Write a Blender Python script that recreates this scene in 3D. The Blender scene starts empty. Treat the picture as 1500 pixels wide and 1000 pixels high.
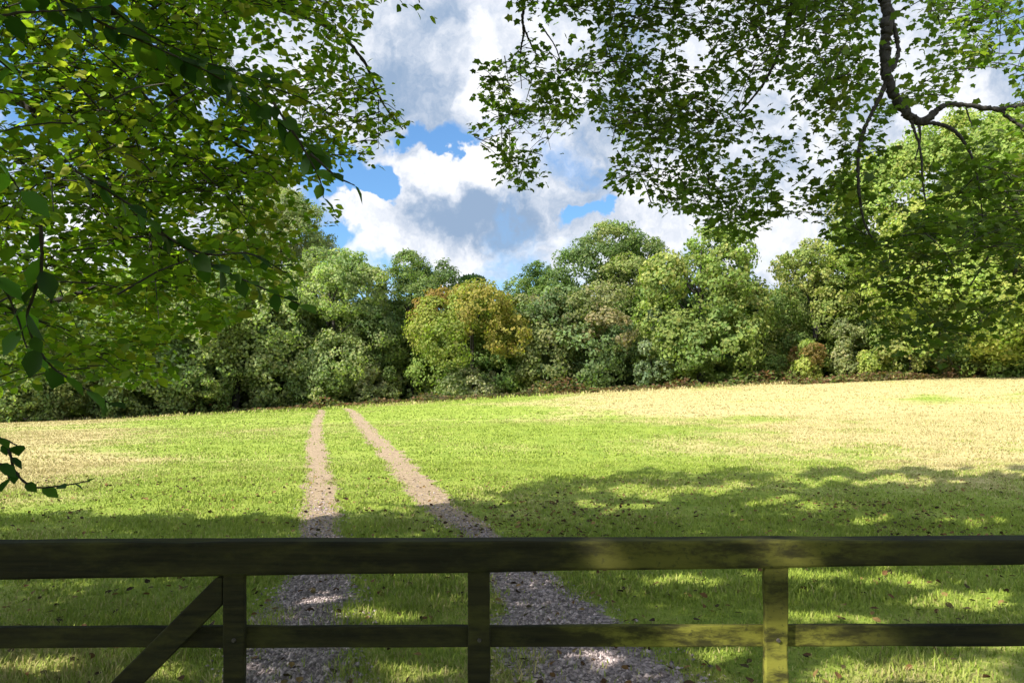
import bpy, math, random
import numpy as np
from mathutils import Vector

# ------------------------------------------------------------------ camera, sky, sun, exposure
S = bpy.context.scene
COL = S.collection
EYE, FPX, CX, HY = 1.62, 1133.0, 750.0, 577.0          # eye height, focal length and horizon, in photo pixels
SUN = np.array([-0.60, -0.47, 0.65]); SUN /= np.linalg.norm(SUN)

cd = bpy.data.cameras.new('camera')
cam = bpy.data.objects.new('camera', cd); COL.objects.link(cam)
cam.location = (0, 0, EYE); cam.rotation_euler = (math.pi / 2, 0, 0)
cd.sensor_width = 36; cd.lens = 36 * FPX / 1500
cd.shift_y = (HY - 500) / 1500
cd.clip_start = 0.05; cd.clip_end = 3000
S.camera = cam
S.view_settings.view_transform = 'Standard'; S.view_settings.look = 'None'
S.view_settings.exposure = 1.98; S.view_settings.gamma = 1
S.cycles.max_bounces = 8; S.cycles.transparent_max_bounces = 4

sl = bpy.data.lights.new('sun', 'SUN'); sl.energy = 3.1; sl.angle = math.radians(0.5); sl.color = (1, .95, .86)
so = bpy.data.objects.new('sun', sl); COL.objects.link(so)
so.rotation_euler = Vector(SUN).to_track_quat('Z', 'Y').to_euler()

W = bpy.data.worlds.new('World'); S.world = W; W.use_nodes = True


def sky_dir(px, py):
    v = np.array([(px - CX) / FPX, 1, -(py - HY) / FPX]); return v / np.linalg.norm(v)


class NT:
    """small helper for node trees"""
    def __init__(s, tree):
        s.t = tree; tree.nodes.clear()

    def n(s, typ, ins=None, **kw):
        nd = s.t.nodes.new(typ)
        for k, v in kw.items(): setattr(nd, k, v)
        for k, v in (ins or {}).items():
            if isinstance(v, bpy.types.NodeSocket): s.t.links.new(v, nd.inputs[k])
            else: nd.inputs[k].default_value = v
        return nd

    def m(s, op, a, b=0.0, c=None, clamp=False):
        d = {0: a, 1: b}
        if c is not None: d[2] = c
        return s.n('ShaderNodeMath', d, operation=op, use_clamp=clamp).outputs[0]

    def mix(s, f, a, b, blend='MIX'):
        nd = s.n('ShaderNodeMix', None, data_type='RGBA', blend_type=blend)
        for k, v in ((0, f), (6, a), (7, b)):
            if isinstance(v, bpy.types.NodeSocket): s.t.links.new(v, nd.inputs[k])
            else: nd.inputs[k].default_value = v if k == 0 else (tuple(v) + (1,) if len(v) == 3 else v)
        return nd.outputs[2]

    def noise(s, vec, scale, detail=4, rough=.55, out=0, **kw):
        nd = s.n('ShaderNodeTexNoise', {'Scale': scale, 'Detail': detail, 'Roughness': rough}, **kw)
        if vec is not None: s.t.links.new(vec, nd.inputs['Vector'])
        return nd.outputs[out]

    def ramp(s, f, a, b, lo=0.0, hi=1.0):
        nd = s.n('ShaderNodeMapRange', {1: a, 2: b, 3: lo, 4: hi}, interpolation_type='SMOOTHSTEP', clamp=True)
        s.t.links.new(f, nd.inputs[0]); return nd.outputs[0]


def build_world():
    t = NT(W.node_tree)
    sky = t.n('ShaderNodeTexSky', sky_type='NISHITA')
    sky.sun_disc = False
    sky.sun_elevation = math.asin(SUN[2]); sky.sun_rotation = math.atan2(SUN[0], SUN[1])
    sky.air_density = 1.1; sky.dust_density = .6; sky.ozone_density = 3.5
    tc = t.n('ShaderNodeTexCoord').outputs['Generated']
    # billowy warp of the view direction
    w1 = t.noise(tc, 5.0, 6, .6, out=1); w2 = t.noise(tc, 18.0, 5, .55, out=1)

    def warp(src, w, amp):
        d = t.n('ShaderNodeVectorMath', {0: w, 1: (.5, .5, .5)}, operation='SUBTRACT').outputs[0]
        d = t.n('ShaderNodeVectorMath', {0: d, 'Scale': amp}, operation='SCALE').outputs[0]
        return t.n('ShaderNodeVectorMath', {0: src, 1: d}, operation='ADD').outputs[0]
    p = warp(warp(tc, w1, .15), w2, .10)

    def blobs(lst, base):
        acc = base
        for px, py, rx, ry, a in lst:
            c = sky_dir(px, py)
            d = t.n('ShaderNodeVectorMath', {0: p, 1: tuple(c)}, operation='SUBTRACT').outputs[0]
            d = t.n('ShaderNodeVectorMath', {0: d, 1: (FPX / rx, FPX / rx, FPX / ry)}, operation='MULTIPLY').outputs[0]
            q = t.n('ShaderNodeVectorMath', {0: d, 1: d}, operation='DOT_PRODUCT').outputs['Value']
            e = t.m('MULTIPLY', t.m('POWER', 2.718, t.m('MULTIPLY', q, -1.0)), a)
            acc = t.m('ADD', acc, e)
        return acc
    cov_n = t.noise(p, 2.6, 7, .58)
    cover = blobs([(550, 264, 46, 34, -1.1), (610, 194, 60, 14, -.45), (655, 216, 40, 12, -.55), (868, 304, 22, 18, -.75), (500, 250, 50, 50, -.5),
                   (495, 345, 40, 28, -.5), (340, 215, 70, 50, -.25), (150, 60, 100, 60, -.25), (400, 70, 120, 80, .3), (600, 400, 34, 20, -.2),
                   (610, 240, 34, 26, .5), (690, 245, 60, 34, .5), (640, 330, 110, 60, .5), (540, 303, 44, 20, .7), (600, 100, 120, 90, .4),
                   (820, 290, 40, 24, .45), (930, 310, 60, 34, .5), (1150, 200, 300, 160, .4)], t.m('ADD', t.m('MULTIPLY', cov_n, 1.5), -.30))
    mask = t.ramp(cover, .34, .58)
    lit_n = t.noise(p, 11.0, 7, .6)
    shade = blobs([(590, 115, 95, 70, -.42), (625, 60, 60, 50, -.10), (720, 60, 90, 70, .22), (700, 120, 40, 60, .12), (700, 305, 85, 34, -.55), (765, 330, 55, 34, -.45),
                   (690, 345, 60, 24, -.20), (612, 236, 34, 24, .30), (690, 243, 44, 20, .32), (545, 302, 40, 18, .30), (640, 372, 80, 34, .20), (810, 300, 40, 30, .28), (830, 350, 40, 30, .10),
                   (640, 160, 60, 24, -.12), (860, 240, 70, 60, -.22), (1150, 180, 280, 150, -.10), (590, 375, 40, 40, -.15)],
                  t.m('ADD', t.m('MULTIPLY', t.m('SUBTRACT', lit_n, .5), 1.7), .62))
    c1 = t.mix(t.ramp(shade, .10, .95), (.084, .116, .165), (.292, .292, .299))
    bg_sky = t.n('ShaderNodeBackground', {'Strength': .05}); t.t.links.new(t.mix(1.0, sky.outputs[0], (.62, .84, 1.0), 'MULTIPLY'), bg_sky.inputs[0])
    # the clouds round the sun, behind the eye, are the brightest
    glow = t.ramp(t.n('ShaderNodeVectorMath', {0: tc, 1: tuple(SUN)}, operation='DOT_PRODUCT').outputs['Value'], .10, .95, 1.0, 5.5)
    bg_cl = t.n('ShaderNodeBackground', {'Color': c1, 'Strength': glow})
    mx = t.n('ShaderNodeMixShader', {0: mask, 1: bg_sky.outputs[0], 2: bg_cl.outputs[0]})
    o = t.n('ShaderNodeOutputWorld'); t.t.links.new(mx.outputs[0], o.inputs[0])


build_world()

# ------------------------------------------------------------------ helpers
rng = np.random.default_rng(11)


def sstep(x, a, b):
    u = np.clip((x - a) / (b - a), 0, 1); return u * u * (3 - 2 * u)


def ground_z(x, y):
    x = np.asarray(x, float); y = np.asarray(y, float)
    prof = np.interp(x, [-120, -50, -33, -16.5, 0, 16.5, 33, 50, 120], [-2.2, -1.1, -.45, .30, 1.45, 2.35, 3.15, 3.75, 5.0])
    return prof * sstep(y, 10, 74) + .05 * np.maximum(y - 80, 0) ** 1.0 * (1 - sstep(y, 200, 400)) * (y < 400) + .012 * np.sin(x * 1.7 + y * .6) * np.sin(y * 1.3 - x * .4) * sstep(y, 3, 6)


def to_px(x, y, z):
    y = np.maximum(y, .05)
    return CX + x / y * FPX, HY - (z - EYE) / y * FPX


def at(px, py, Y):
    return np.array([(px - CX) / FPX * Y, Y, EYE - (py - HY) / FPX * Y])


def link(name, me, mat, parent=None, **props):
    o = bpy.data.objects.new(name, me); COL.objects.link(o)
    for m in (mat if isinstance(mat, (list, tuple)) else [mat]): me.materials.append(m)
    if parent: o.parent = parent
    for k, v in props.items(): o[k] = v
    return o


def empty(name, loc, label, cat, group=None):
    o = bpy.data.objects.new(name, None); COL.objects.link(o); o.location = loc; o.empty_display_size = .3
    o['label'] = label; o['category'] = cat
    if group: o['group'] = group
    return o


def np_mesh(name, V, F, col=None, smooth=False, mats=None):
    """V (n,3), F (m,k) -> mesh; col (n,3) becomes the point attribute Col"""
    me = bpy.data.meshes.new(name)
    V = np.ascontiguousarray(V, np.float32); F = np.ascontiguousarray(F, np.int32); m, k = F.shape
    me.vertices.add(len(V)); me.vertices.foreach_set('co', V.ravel())
    me.loops.add(m * k); me.loops.foreach_set('vertex_index', F.ravel())
    me.polygons.add(m); me.polygons.foreach_set('loop_start', np.arange(m, dtype=np.int32) * k)
    me.polygons.foreach_set('loop_total', np.full(m, k, np.int32))
    me.polygons.foreach_set('use_smooth', np.full(m, smooth, bool))
    if mats is not None: me.polygons.foreach_set('material_index', np.ascontiguousarray(mats, np.int32))
    me.update(calc_edges=True)
    if col is not None:
        a = me.attributes.new('Col', 'FLOAT_COLOR', 'POINT')
        a.data.foreach_set('color', np.concatenate([col, np.ones((len(col), 1))], 1).astype(np.float32).ravel())
    return me


def unit(v):
    return v / np.maximum(np.linalg.norm(v, axis=-1, keepdims=True), 1e-9)


# leaf outlines: (x along the leaf 0..1, y across, z lift)
OVATE_V = np.array([(0, 0, 0), (.22, .27, .05), (.58, .33, .06), (1, 0, -.08), (.58, -.33, .06), (.22, -.27, .05), (.5, 0, -.02)])
OVATE_F = np.array([(0, 6, 1), (1, 6, 2), (2, 6, 3), (3, 6, 4), (4, 6, 5), (5, 6, 0)])
LOBED_V = np.array([(.02, 0, 0), (.05, .34, -.04), (.34, .29, .04), (.52, .47, -.06), (.66, .24, .03), (1, 0, -.10), (.66, -.24, .03), (.52, -.47, -.06), (.34, -.29, .04), (.05, -.34, -.04), (.4, 0, 0)])
LOBED_F = np.array([(i, 10, (i + 1) % 10) for i in range(10)])[:, [0, 1, 2]]
QUAD_V = np.array([(0, 0, 0), (.5, .42, .08), (1, 0, -.05), (.5, -.42, .08)])
QUAD_F = np.array([(0, 1, 2), (0, 2, 3)])


def leaves(P, A, N, s, col, TV, TF):
    """leaf shapes at P, pointing along A, face normal near N"""
    A = unit(A); B = unit(np.cross(N, A)); C = np.cross(A, B)
    n, k = len(P), len(TV); s = s[:, None, None]
    V = P[:, None] + s * (TV[None, :, 0:1] * A[:, None] + TV[None, :, 1:2] * B[:, None] + TV[None, :, 2:3] * C[:, None])
    F = TF[None] + (np.arange(n) * k)[:, None, None]
    return V.reshape(-1, 3), F.reshape(-1, TF.shape[1]), np.repeat(col, k, 0)


def join(parts):
    V, F, C, o = [], [], [], 0
    for v, f, c in parts:
        V.append(v); F.append(f + o); C.append(c); o += len(v)
    return np.concatenate(V), np.concatenate(F), np.concatenate(C)


def tube(path, rad, sides=7):
    """tapered tube (quads) along a path"""
    P = np.asarray(path, float); R = np.broadcast_to(np.asarray(rad, float), (len(P),))
    if len(P) > 12: R = R * (1 + .13 * np.random.default_rng(len(P)).standard_normal(len(P)).clip(-1.5, 1.5)); P = P + (R * .22)[:, None] * np.random.default_rng(len(P) + 1).standard_normal((len(P), 3)).clip(-1, 1)
    T = unit(np.gradient(P, axis=0)); up = np.array([.3, .9, .2]); X = unit(np.cross(T, up)); Y = np.cross(T, X)
    a = np.linspace(0, 2 * math.pi, sides, endpoint=False)
    V = P[:, None] + R[:, None, None] * (np.cos(a)[None, :, None] * X[:, None] + np.sin(a)[None, :, None] * Y[:, None])
    i = np.arange(len(P) - 1)[:, None] * sides; j = np.arange(sides)[None]; j2 = (j + 1) % sides
    F = np.stack([i + j, i + j2, i + sides + j2, i + sides + j], -1).reshape(-1, 4)
    V = V.reshape(-1, 3)
    return V, F, np.full((len(V), 3), .1)


def spline(pts, n=14):
    """Catmull-Rom through points (any width of columns)"""
    P = np.asarray(pts, float); P = np.concatenate([2 * P[:1] - P[1:2], P, 2 * P[-1:] - P[-2:-1]])
    out = []
    for i in range(1, len(P) - 2):
        t = np.linspace(0, 1, n, endpoint=False)[:, None]; a, b, c, d = P[i - 1:i + 3]
        out.append(.5 * (2 * b + (c - a) * t + (2 * a - 5 * b + 4 * c - d) * t ** 2 + (3 * b - a - 3 * c + d) * t ** 3))
    out.append(P[-2:-1]); return np.concatenate(out)


def in_poly(px, py, poly):
    px = np.asarray(px, float); r = np.zeros(px.shape, bool); q = np.asarray(poly, float); j = len(q) - 1
    for i in range(len(q)):
        c = ((q[i, 1] > py) != (q[j, 1] > py)) & (px < (q[j, 0] - q[i, 0]) * (py - q[i, 1]) / (q[j, 1] - q[i, 1] + 1e-12) + q[i, 0])
        r ^= c; j = i
    return r


# ------------------------------------------------------------------ materials
def mat(name):
    m = bpy.data.materials.new(name); m.use_nodes = True
    return m, NT(m.node_tree)


def finish(t, surf):
    o = t.n('ShaderNodeOutputMaterial'); t.t.links.new(surf, o.inputs[0])


def leaf_mat(name, trans=.35, gloss=.35, rough=.45):
    m, t = mat(name)
    c = t.n('ShaderNodeAttribute', attribute_name='Col').outputs['Color']
    nz = t.noise(t.n('ShaderNodeNewGeometry').outputs['Position'], 3.0, 2)
    c = t.mix(1.0, c, t.n('ShaderNodeCombineColor', {0: t.ramp(nz, .3, .7, .82, 1.18), 1: t.ramp(nz, .3, .7, .85, 1.15), 2: 1.0}).outputs[0], 'MULTIPLY')
    p = t.n('ShaderNodeBsdfPrincipled', {'Base Color': c, 'Roughness': rough, 'Specular IOR Level': gloss})
    tr = t.n('ShaderNodeBsdfTranslucent', {'Color': t.mix(1.0, c, (1.25, 1.6, .5), 'MULTIPLY')})
    mx = t.n('ShaderNodeMixShader', {0: trans, 1: p.outputs[0], 2: tr.outputs[0]})
    finish(t, mx.outputs[0]); return m


M_LEAF = leaf_mat('foliage', .54, .18, .5)
M_FAR = leaf_mat('distant_foliage', .45, .10, .7)


def bark_mat():
    m, t = mat('bark')
    p = t.n('ShaderNodeNewGeometry').outputs['Position']
    n1 = t.noise(p, 9, 6, .65); n2 = t.noise(p, 40, 3)
    c = t.mix(n1, (.010, .008, .006), (.040, .034, .026)); c = t.mix(t.ramp(n2, .5, .75, 0, .4), c, (.035, .042, .018))
    b = t.n('ShaderNodeBump', {'Strength': .7, 'Distance': .03, 'Height': n1})
    finish(t, t.n('ShaderNodeBsdfPrincipled', {'Base Color': c, 'Roughness': .9, 'Normal': b.outputs[0]}).outputs[0]); return m


M_BARK = bark_mat()


def gate_mat():
    m, t = mat('weathered_gate_timber')
    tc = t.n('ShaderNodeTexCoord').outputs['Object']
    gm = t.n('ShaderNodeMapping', {'Vector': tc, 'Scale': (2.5, 40, 40)}).outputs[0]
    gr = t.noise(gm, 1.0, 6, .65); al = t.noise(t.n('ShaderNodeMapping', {'Vector': tc, 'Scale': (5, 16, 16)}).outputs[0], 1.0, 7, .68); sp = t.noise(tc, 70, 3, .6)
    c = t.mix(t.ramp(gr, .3, .7), (.005, .0045, .0025), (.024, .022, .0075))
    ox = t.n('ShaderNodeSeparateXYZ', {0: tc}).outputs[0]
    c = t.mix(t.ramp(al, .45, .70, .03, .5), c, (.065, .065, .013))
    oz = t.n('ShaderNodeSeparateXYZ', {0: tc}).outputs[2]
    green = t.m('MULTIPLY', t.m('MULTIPLY', t.ramp(ox, .05, .38), t.ramp(ox, .85, 1.15, 1, 0)), t.ramp(oz, .965, 1.0, 1, .42))           # algae brightened at lower right: sunlight on rail and upright painted in
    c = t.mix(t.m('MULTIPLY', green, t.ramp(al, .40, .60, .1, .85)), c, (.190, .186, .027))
    c = t.mix(t.ramp(sp, .56, .72, 0, .6), c, (.02, .022, .010))
    b = t.n('ShaderNodeBump', {'Strength': .5, 'Distance': .004, 'Height': t.m('ADD', gr, t.m('MULTIPLY', sp, .4))})
    finish(t, t.n('ShaderNodeBsdfPrincipled', {'Base Color': c, 'Roughness': .8, 'Specular IOR Level': .2, 'Normal': b.outputs[0]}).outputs[0]); return m


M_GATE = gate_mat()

GREEN_A, GREEN_B = (.145, .205, .030), (.235, .285, .050)
DRY_A, DRY_B = (.27, .225, .085), (.43, .36, .175)


def field_mat():
    m, t = mat('meadow_turf')
    p = t.n('ShaderNodeNewGeometry').outputs['Position']
    d = t.n('ShaderNodeAttribute', attribute_name='Col').outputs['Color']
    d = t.n('ShaderNodeSeparateColor', {0: d}).outputs[0]
    st = t.n('ShaderNodeMapping', {'Vector': p, 'Scale': (1, .45, 1)}).outputs[0]
    big = t.noise(st, .35, 5, .6); med = t.noise(st, 1.6, 6, .65); fine = t.noise(p, 14, 5, .7); mic = t.noise(p, 60, 3, .7)
    g = t.mix(t.ramp(med, .3, .7), GREEN_A, GREEN_B); g = t.mix(t.ramp(fine, .52, .72, 0, .55), g, (.25, .27, .05))
    g = t.mix(t.ramp(mic, .55, .75, 0, .5), g, (.045, .07, .012))
    dr = t.mix(t.ramp(fine, .3, .7), DRY_A, DRY_B); dr = t.mix(t.ramp(med, .55, .75, 0, .5), dr, (.20, .17, .05))
    k = t.m('ADD', d, t.m('ADD', t.m('MULTIPLY', t.m('SUBTRACT', big, .5), .7), t.m('ADD', t.m('MULTIPLY', t.m('SUBTRACT', med, .5), .8), t.m('MULTIPLY', t.m('SUBTRACT', fine, .5), .9))))
    c = t.mix(t.ramp(k, .18, .85), g, dr)
    c = t.mix(t.ramp(t.noise(p, 5.5, 5, .7), .62, .75, 0, .35), c, (.13, .10, .055))
    b = t.n('ShaderNodeBump', {'Strength': .8, 'Distance': .05, 'Height': t.m('ADD', fine, t.m('MULTIPLY', mic, .5))})
    finish(t, t.n('ShaderNodeBsdfPrincipled', {'Base Color': c, 'Roughness': .95, 'Specular IOR Level': .05, 'Normal': b.outputs[0]}).outputs[0]); return m


def track_mat():
    m, t = mat('stony_track_soil')
    p = t.n('ShaderNodeNewGeometry').outputs['Position']
    e = t.n('ShaderNodeSeparateColor', {0: t.n('ShaderNodeAttribute', attribute_name='Col').outputs['Color']}).outputs[0]
    py = t.n('ShaderNodeSeparateXYZ', {0: p}).outputs[1]
    v = t.n('ShaderNodeTexVoronoi', {'Vector': p, 'Scale': 26.0}).outputs['Color']
    v = t.n('ShaderNodeSeparateColor', {0: v}).outputs[0]
    n1 = t.noise(p, 3, 6, .65); fine = t.noise(p, 22, 5, .7)
    c = t.mix(v, (.155, .112, .070), (.36, .27, .175)); c = t.mix(t.ramp(n1, .35, .65, 0, .75), c, (.28, .21, .13))
    # tree shade painted into the track: greyer near the gate, tan soil beyond
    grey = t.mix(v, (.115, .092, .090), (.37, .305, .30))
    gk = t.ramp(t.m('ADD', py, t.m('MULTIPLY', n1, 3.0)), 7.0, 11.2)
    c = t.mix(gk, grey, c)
    g = t.mix(fine, GREEN_A, GREEN_B)
    n2 = t.noise(p, .9, 5, .65)
    e = t.m('ADD', e, t.m('ADD', t.m('MULTIPLY', t.m('SUBTRACT', n2, .5), .8), t.ramp(py, 12, 40, .03, .24)))
    k = t.m('ADD', e, t.m('ADD', t.m('MULTIPLY', t.m('SUBTRACT', n1, .5), .9), t.m('MULTIPLY', t.m('SUBTRACT', fine, .5), 1.0)))
    c = t.mix(t.ramp(k, .42, .62), c, g)
    b = t.n('ShaderNodeBump', {'Strength': 1, 'Distance': .03, 'Height': t.m('ADD', v, fine)})
    finish(t, t.n('ShaderNodeBsdfPrincipled', {'Base Color': c, 'Roughness': .95, 'Specular IOR Level': .1, 'Normal': b.outputs[0]}).outputs[0]); return m


def attr_mat(name, rough=.9, trans=0.0):
    m, t = mat(name)
    c = t.n('ShaderNodeAttribute', attribute_name='Col').outputs['Color']
    s = t.n('ShaderNodeBsdfPrincipled', {'Base Color': c, 'Roughness': rough, 'Specular IOR Level': .12}).outputs[0]
    if trans:
        s = t.n('ShaderNodeMixShader', {0: trans, 1: s, 2: t.n('ShaderNodeBsdfTranslucent', {'Color': c}).outputs[0]}).outputs[0]
    finish(t, s); return m


# ------------------------------------------------------------------ the field and its tracks
def vnoise(x, y, sc, seed):
    """smooth value noise over the ground, 0..1"""
    g = np.random.default_rng(seed).random((128, 128)); u = np.asarray(x, float) / sc + 500; v = np.asarray(y, float) / sc + 500
    i, j = np.floor(u).astype(int), np.floor(v).astype(int); a, b = u - i, v - j; a, b = a * a * (3 - 2 * a), b * b * (3 - 2 * b); w = lambda p, q: g[p % 128, q % 128]
    return (w(i, j) * (1 - a) + w(i + 1, j) * a) * (1 - b) + (w(i, j + 1) * (1 - a) + w(i + 1, j + 1) * a) * b


def dryness(x, y):
    """how straw-coloured the turf is at a place in the field"""
    px, py = to_px(x, y, ground_z(x, y))
    bx = np.interp(py, [545, 575, 600, 620, 650, 680, 700, 730, 800], [660, 720, 850, 940, 1060, 1150, 1300, 1450, 1700])
    r = sstep((px - bx) / 300, -.75, 1.0) * np.interp(py, [560, 600, 650, 690, 720], [.75, .8, 1.0, 1.0, .6])
    l = (1 - sstep(px, 60, 330)) * np.interp(py, [600, 630, 690, 730, 780], [.75, .75, .45, .25, .3])
    far = sstep(y, 56, 68) * .35 * sstep(px, 480, 640)
    pat = .22 + .16 * np.sin(x * .31 + 1.3 * np.sin(y * .23)) * np.sin(y * .19 + x * .11)
    near = np.interp(py, [740, 800, 930, 1000], [.05, .2, .28, .42]) + .12 * sstep(px, 900, 1400) * sstep(py, 730, 900)
    return np.clip(np.maximum.reduce([r, l, far, near]) + pat * sstep(y, 8, 14) + (1.0 * (vnoise(x, y, 13, 7) - .55) + 1.1 * (vnoise(x, y, 5.5, 1) - .5) + .7 * (vnoise(x, y, 1.7, 2) - .5) + .5 * (vnoise(x, y, .55, 3) - .5)) * (.35 + .65 * np.maximum(r, l)), 0, 1)


def build_field():
    xs = np.concatenate([[-900, -500, -300, -200, -150, -110], np.arange(-84, -12, 1.5), np.arange(-12, 12, .4), np.arange(12, 85.5, 1.5), [110, 150, 200, 300, 500, 900]])
    ys = np.concatenate([[-400, -150, -60, -25, -10, -4, 0], np.arange(2, 20, .4), np.arange(20, 100, 1.2), [105, 120, 150, 200, 300, 500, 1200]])
    X, Y = np.meshgrid(xs, ys); V = np.stack([X, Y, ground_z(X, Y)], -1).reshape(-1, 3)
    nx = len(xs); i = np.arange(len(ys) - 1)[:, None] * nx; j = np.arange(nx - 1)[None]
    F = np.stack([i + j, i + j + 1, i + nx + j + 1, i + nx + j], -1).reshape(-1, 4)
    d = dryness(V[:, 0], V[:, 1]); link('field', np_mesh('field', V, F, np.repeat(d[:, None], 3, 1), True), field_mat(), kind='structure')


TRACK_L = np.array([(1.5, -.62, .42), (3, -.95, .40), (4.5, -1.29, .36), (5.68, -1.48, .34), (6.98, -1.72, .27), (9.5, -2.35, .26), (14.9, -3.72, .29), (25, -6.36, .30), (36, -9.1, .32), (52, -12.8, .34), (66, -16.4, .36)])
TRACK_R = np.array([(1.5, 1.1, .75), (3, .80, .65), (4.4, .52, .50), (5.05, .40, .44), (6.06, .25, .34), (7, .06, .28), (8.5, -.30, .25), (10, -.70, .25), (11.3, -1.1, .30), (14.9, -1.92, .34), (25, -4.4, .38), (36, -7.1, .40), (48, -9.85, .40), (62, -13.4, .38)])


def track_off(x, y, T):
    """distance from a track's middle over its half width"""
    return np.abs(x - np.interp(y, T[:, 0], T[:, 1])) / np.interp(y, T[:, 0], T[:, 2])


def build_tracks():
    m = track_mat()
    for T, name in ((TRACK_L, 'track'), (TRACK_R, 'track')):
        ys = np.concatenate([np.arange(1.5, 20, .15), np.arange(20, T[-1, 0], .6)])
        c = np.interp(ys, T[:, 0], T[:, 1]); w = np.interp(ys, T[:, 0], T[:, 2]) * 1.12
        k = np.linspace(-1, 1, 13)
        wob = 1 + .16 * rng.standard_normal((len(ys), 2)); wob = (wob + np.roll(wob, 1, 0)) / 2
        X = c[:, None] + w[:, None] * k[None] * np.where(k[None] < 0, wob[:, :1], wob[:, 1:])
        Y = np.repeat(ys[:, None], 13, 1); Z = ground_z(X, Y) + .008
        V = np.stack([X, Y, Z], -1).reshape(-1, 3); i = np.arange(len(ys) - 1)[:, None] * 13; j = np.arange(12)[None]
        F = np.stack([i + j, i + j + 1, i + 13 + j + 1, i + 13 + j], -1).reshape(-1, 4)
        e = np.repeat(np.clip(np.abs(k)[None] * 1.25 - .62, 0, 1), len(ys), 0).reshape(-1, 1)
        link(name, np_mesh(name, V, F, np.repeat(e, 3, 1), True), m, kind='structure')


def build_ground_cover():
    # grass blades, thinning out with distance
    parts = []
    for y0, y1, n, h0, h1, w in ((2.6, 6, 84000, .018, .055, .0045), (6, 10, 108000, .02, .06, .006), (10, 18, 150000, .018, .048, .009), (18, 34, 135000, .02, .05, .017), (34, 66, 90000, .02, .05, .04), (62, 69, 14000, .08, .26, .05)):
        y = np.sqrt(rng.uniform(y0 ** 2, y1 ** 2, n)); x = y * rng.uniform(-.9, .9, n)
        off = np.minimum(track_off(x, y, TRACK_L), track_off(x, y, TRACK_R))
        tuft = .5 + .5 * np.sin(x * 2.3 + 1.3 * np.sin(y * 1.9)) * np.sin(y * 2.9 + 1.7 * np.sin(x * 1.6))
        keep = (rng.random(n) < sstep(off + .9 * (vnoise(x, y, .7, 9) - .5) + .25 * sstep(y, 12, 36), .45, 1.05) + .05) & (rng.random(n) < .45 + .55 * tuft)
        x, y, tuft = x[keep], y[keep], tuft[keep]; k = len(x)
        h = rng.uniform(h0, h1, k) * (.45 + .7 * tuft + .7 * vnoise(x, y, .8, 5) ** 2); a = rng.uniform(0, 2 * math.pi, k); lean = rng.uniform(.2, 1.1, k)
        P = np.stack([x, y, ground_z(x, y)], 1); D = np.stack([np.cos(a), np.sin(a), 0 * a], 1); Wd = np.stack([-np.sin(a), np.cos(a), 0 * a], 1) * w * rng.uniform(.6, 1.3, (k, 1))
        tip = P + D * (h * lean)[:, None] + np.array([0, 0, 1]) * h[:, None]
        mid = P + D * (h * lean * .3)[:, None] + np.array([0, 0, 1]) * (h * .62)[:, None]
        V = np.stack([P - Wd, P + Wd, mid + Wd * .7, mid - Wd * .7, tip], 1).reshape(-1, 3)
        b = (np.arange(k) * 5)[:, None]
        F = np.concatenate([b + np.array([[0, 1, 2]]), b + np.array([[0, 2, 3]]), b + np.array([[3, 2, 4]])])
        dr = np.clip(dryness(x, y) + rng.normal(0, .22, k), 0, 1)[:, None]; dr = sstep(dr, .15, .85)
        r1 = rng.random((k, 1)); g = np.array(GREEN_A) * (1 - r1) + np.array([.26, .32, .045]) * r1; d = np.array(DRY_A) * (1 - r1) + np.array([.44, .37, .185]) * r1
        parts.append((V, F, np.repeat(g * (1 - dr) + d * dr, 5, 0)))
    V, F, C = join(parts)
    link('grass', np_mesh('grass', V, F, C), attr_mat('grass_blades', .7, .3), kind='stuff', label='short tufted grass growing over the field', category='grass')
    # stones lying in both wheel tracks
    octv = np.array([(1, 0, 0), (0, 1, 0), (-1, 0, 0), (0, -1, 0), (0, 0, .8), (0, 0, -.5)]); octf = np.array([(0, 1, 4), (1, 2, 4), (2, 3, 4), (3, 0, 4), (1, 0, 5), (2, 1, 5), (3, 2, 5), (0, 3, 5)])
    Ps, Ss = [], []
    for T in (TRACK_L, TRACK_R):
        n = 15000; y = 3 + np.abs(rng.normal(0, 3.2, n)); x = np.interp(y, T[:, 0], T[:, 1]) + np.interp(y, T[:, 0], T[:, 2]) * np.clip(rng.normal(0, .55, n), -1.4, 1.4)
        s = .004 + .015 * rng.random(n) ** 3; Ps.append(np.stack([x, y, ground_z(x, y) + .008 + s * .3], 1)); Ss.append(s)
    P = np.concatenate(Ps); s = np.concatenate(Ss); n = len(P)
    J = octv[None] * s[:, None, None] * rng.uniform(.6, 1.4, (n, 6, 3)); V = (P[:, None] + J).reshape(-1, 3)
    F = (octf[None] + (np.arange(n) * 6)[:, None, None]).reshape(-1, 3)
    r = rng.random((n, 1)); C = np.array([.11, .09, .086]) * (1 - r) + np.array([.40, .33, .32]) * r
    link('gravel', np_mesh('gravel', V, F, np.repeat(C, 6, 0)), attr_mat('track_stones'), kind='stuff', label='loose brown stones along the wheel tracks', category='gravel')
    # fallen leaves under the overhanging trees
    n = 2600; y = np.sqrt(rng.uniform(9, 15 ** 2, n)); x = y * rng.uniform(-.72, .72, n)
    n1 = 700; yb = rng.uniform(8.5, 11.5, n1); xb = rng.choice([-.1, 1.1, 4.6, 5.6], n1) + rng.normal(0, .45, n1)
    x = np.concatenate([x, xb]); y = np.concatenate([y, yb]); n += n1
    P = np.stack([x, y, ground_z(x, y) + .022 + .02 * rng.random(n)], 1); a = rng.uniform(0, 2 * math.pi, n)
    A = np.stack([np.cos(a), np.sin(a), rng.normal(0, .35, n)], 1); N = np.stack([rng.normal(0, .5, n), rng.normal(0, .5, n), np.ones(n)], 1)
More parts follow.
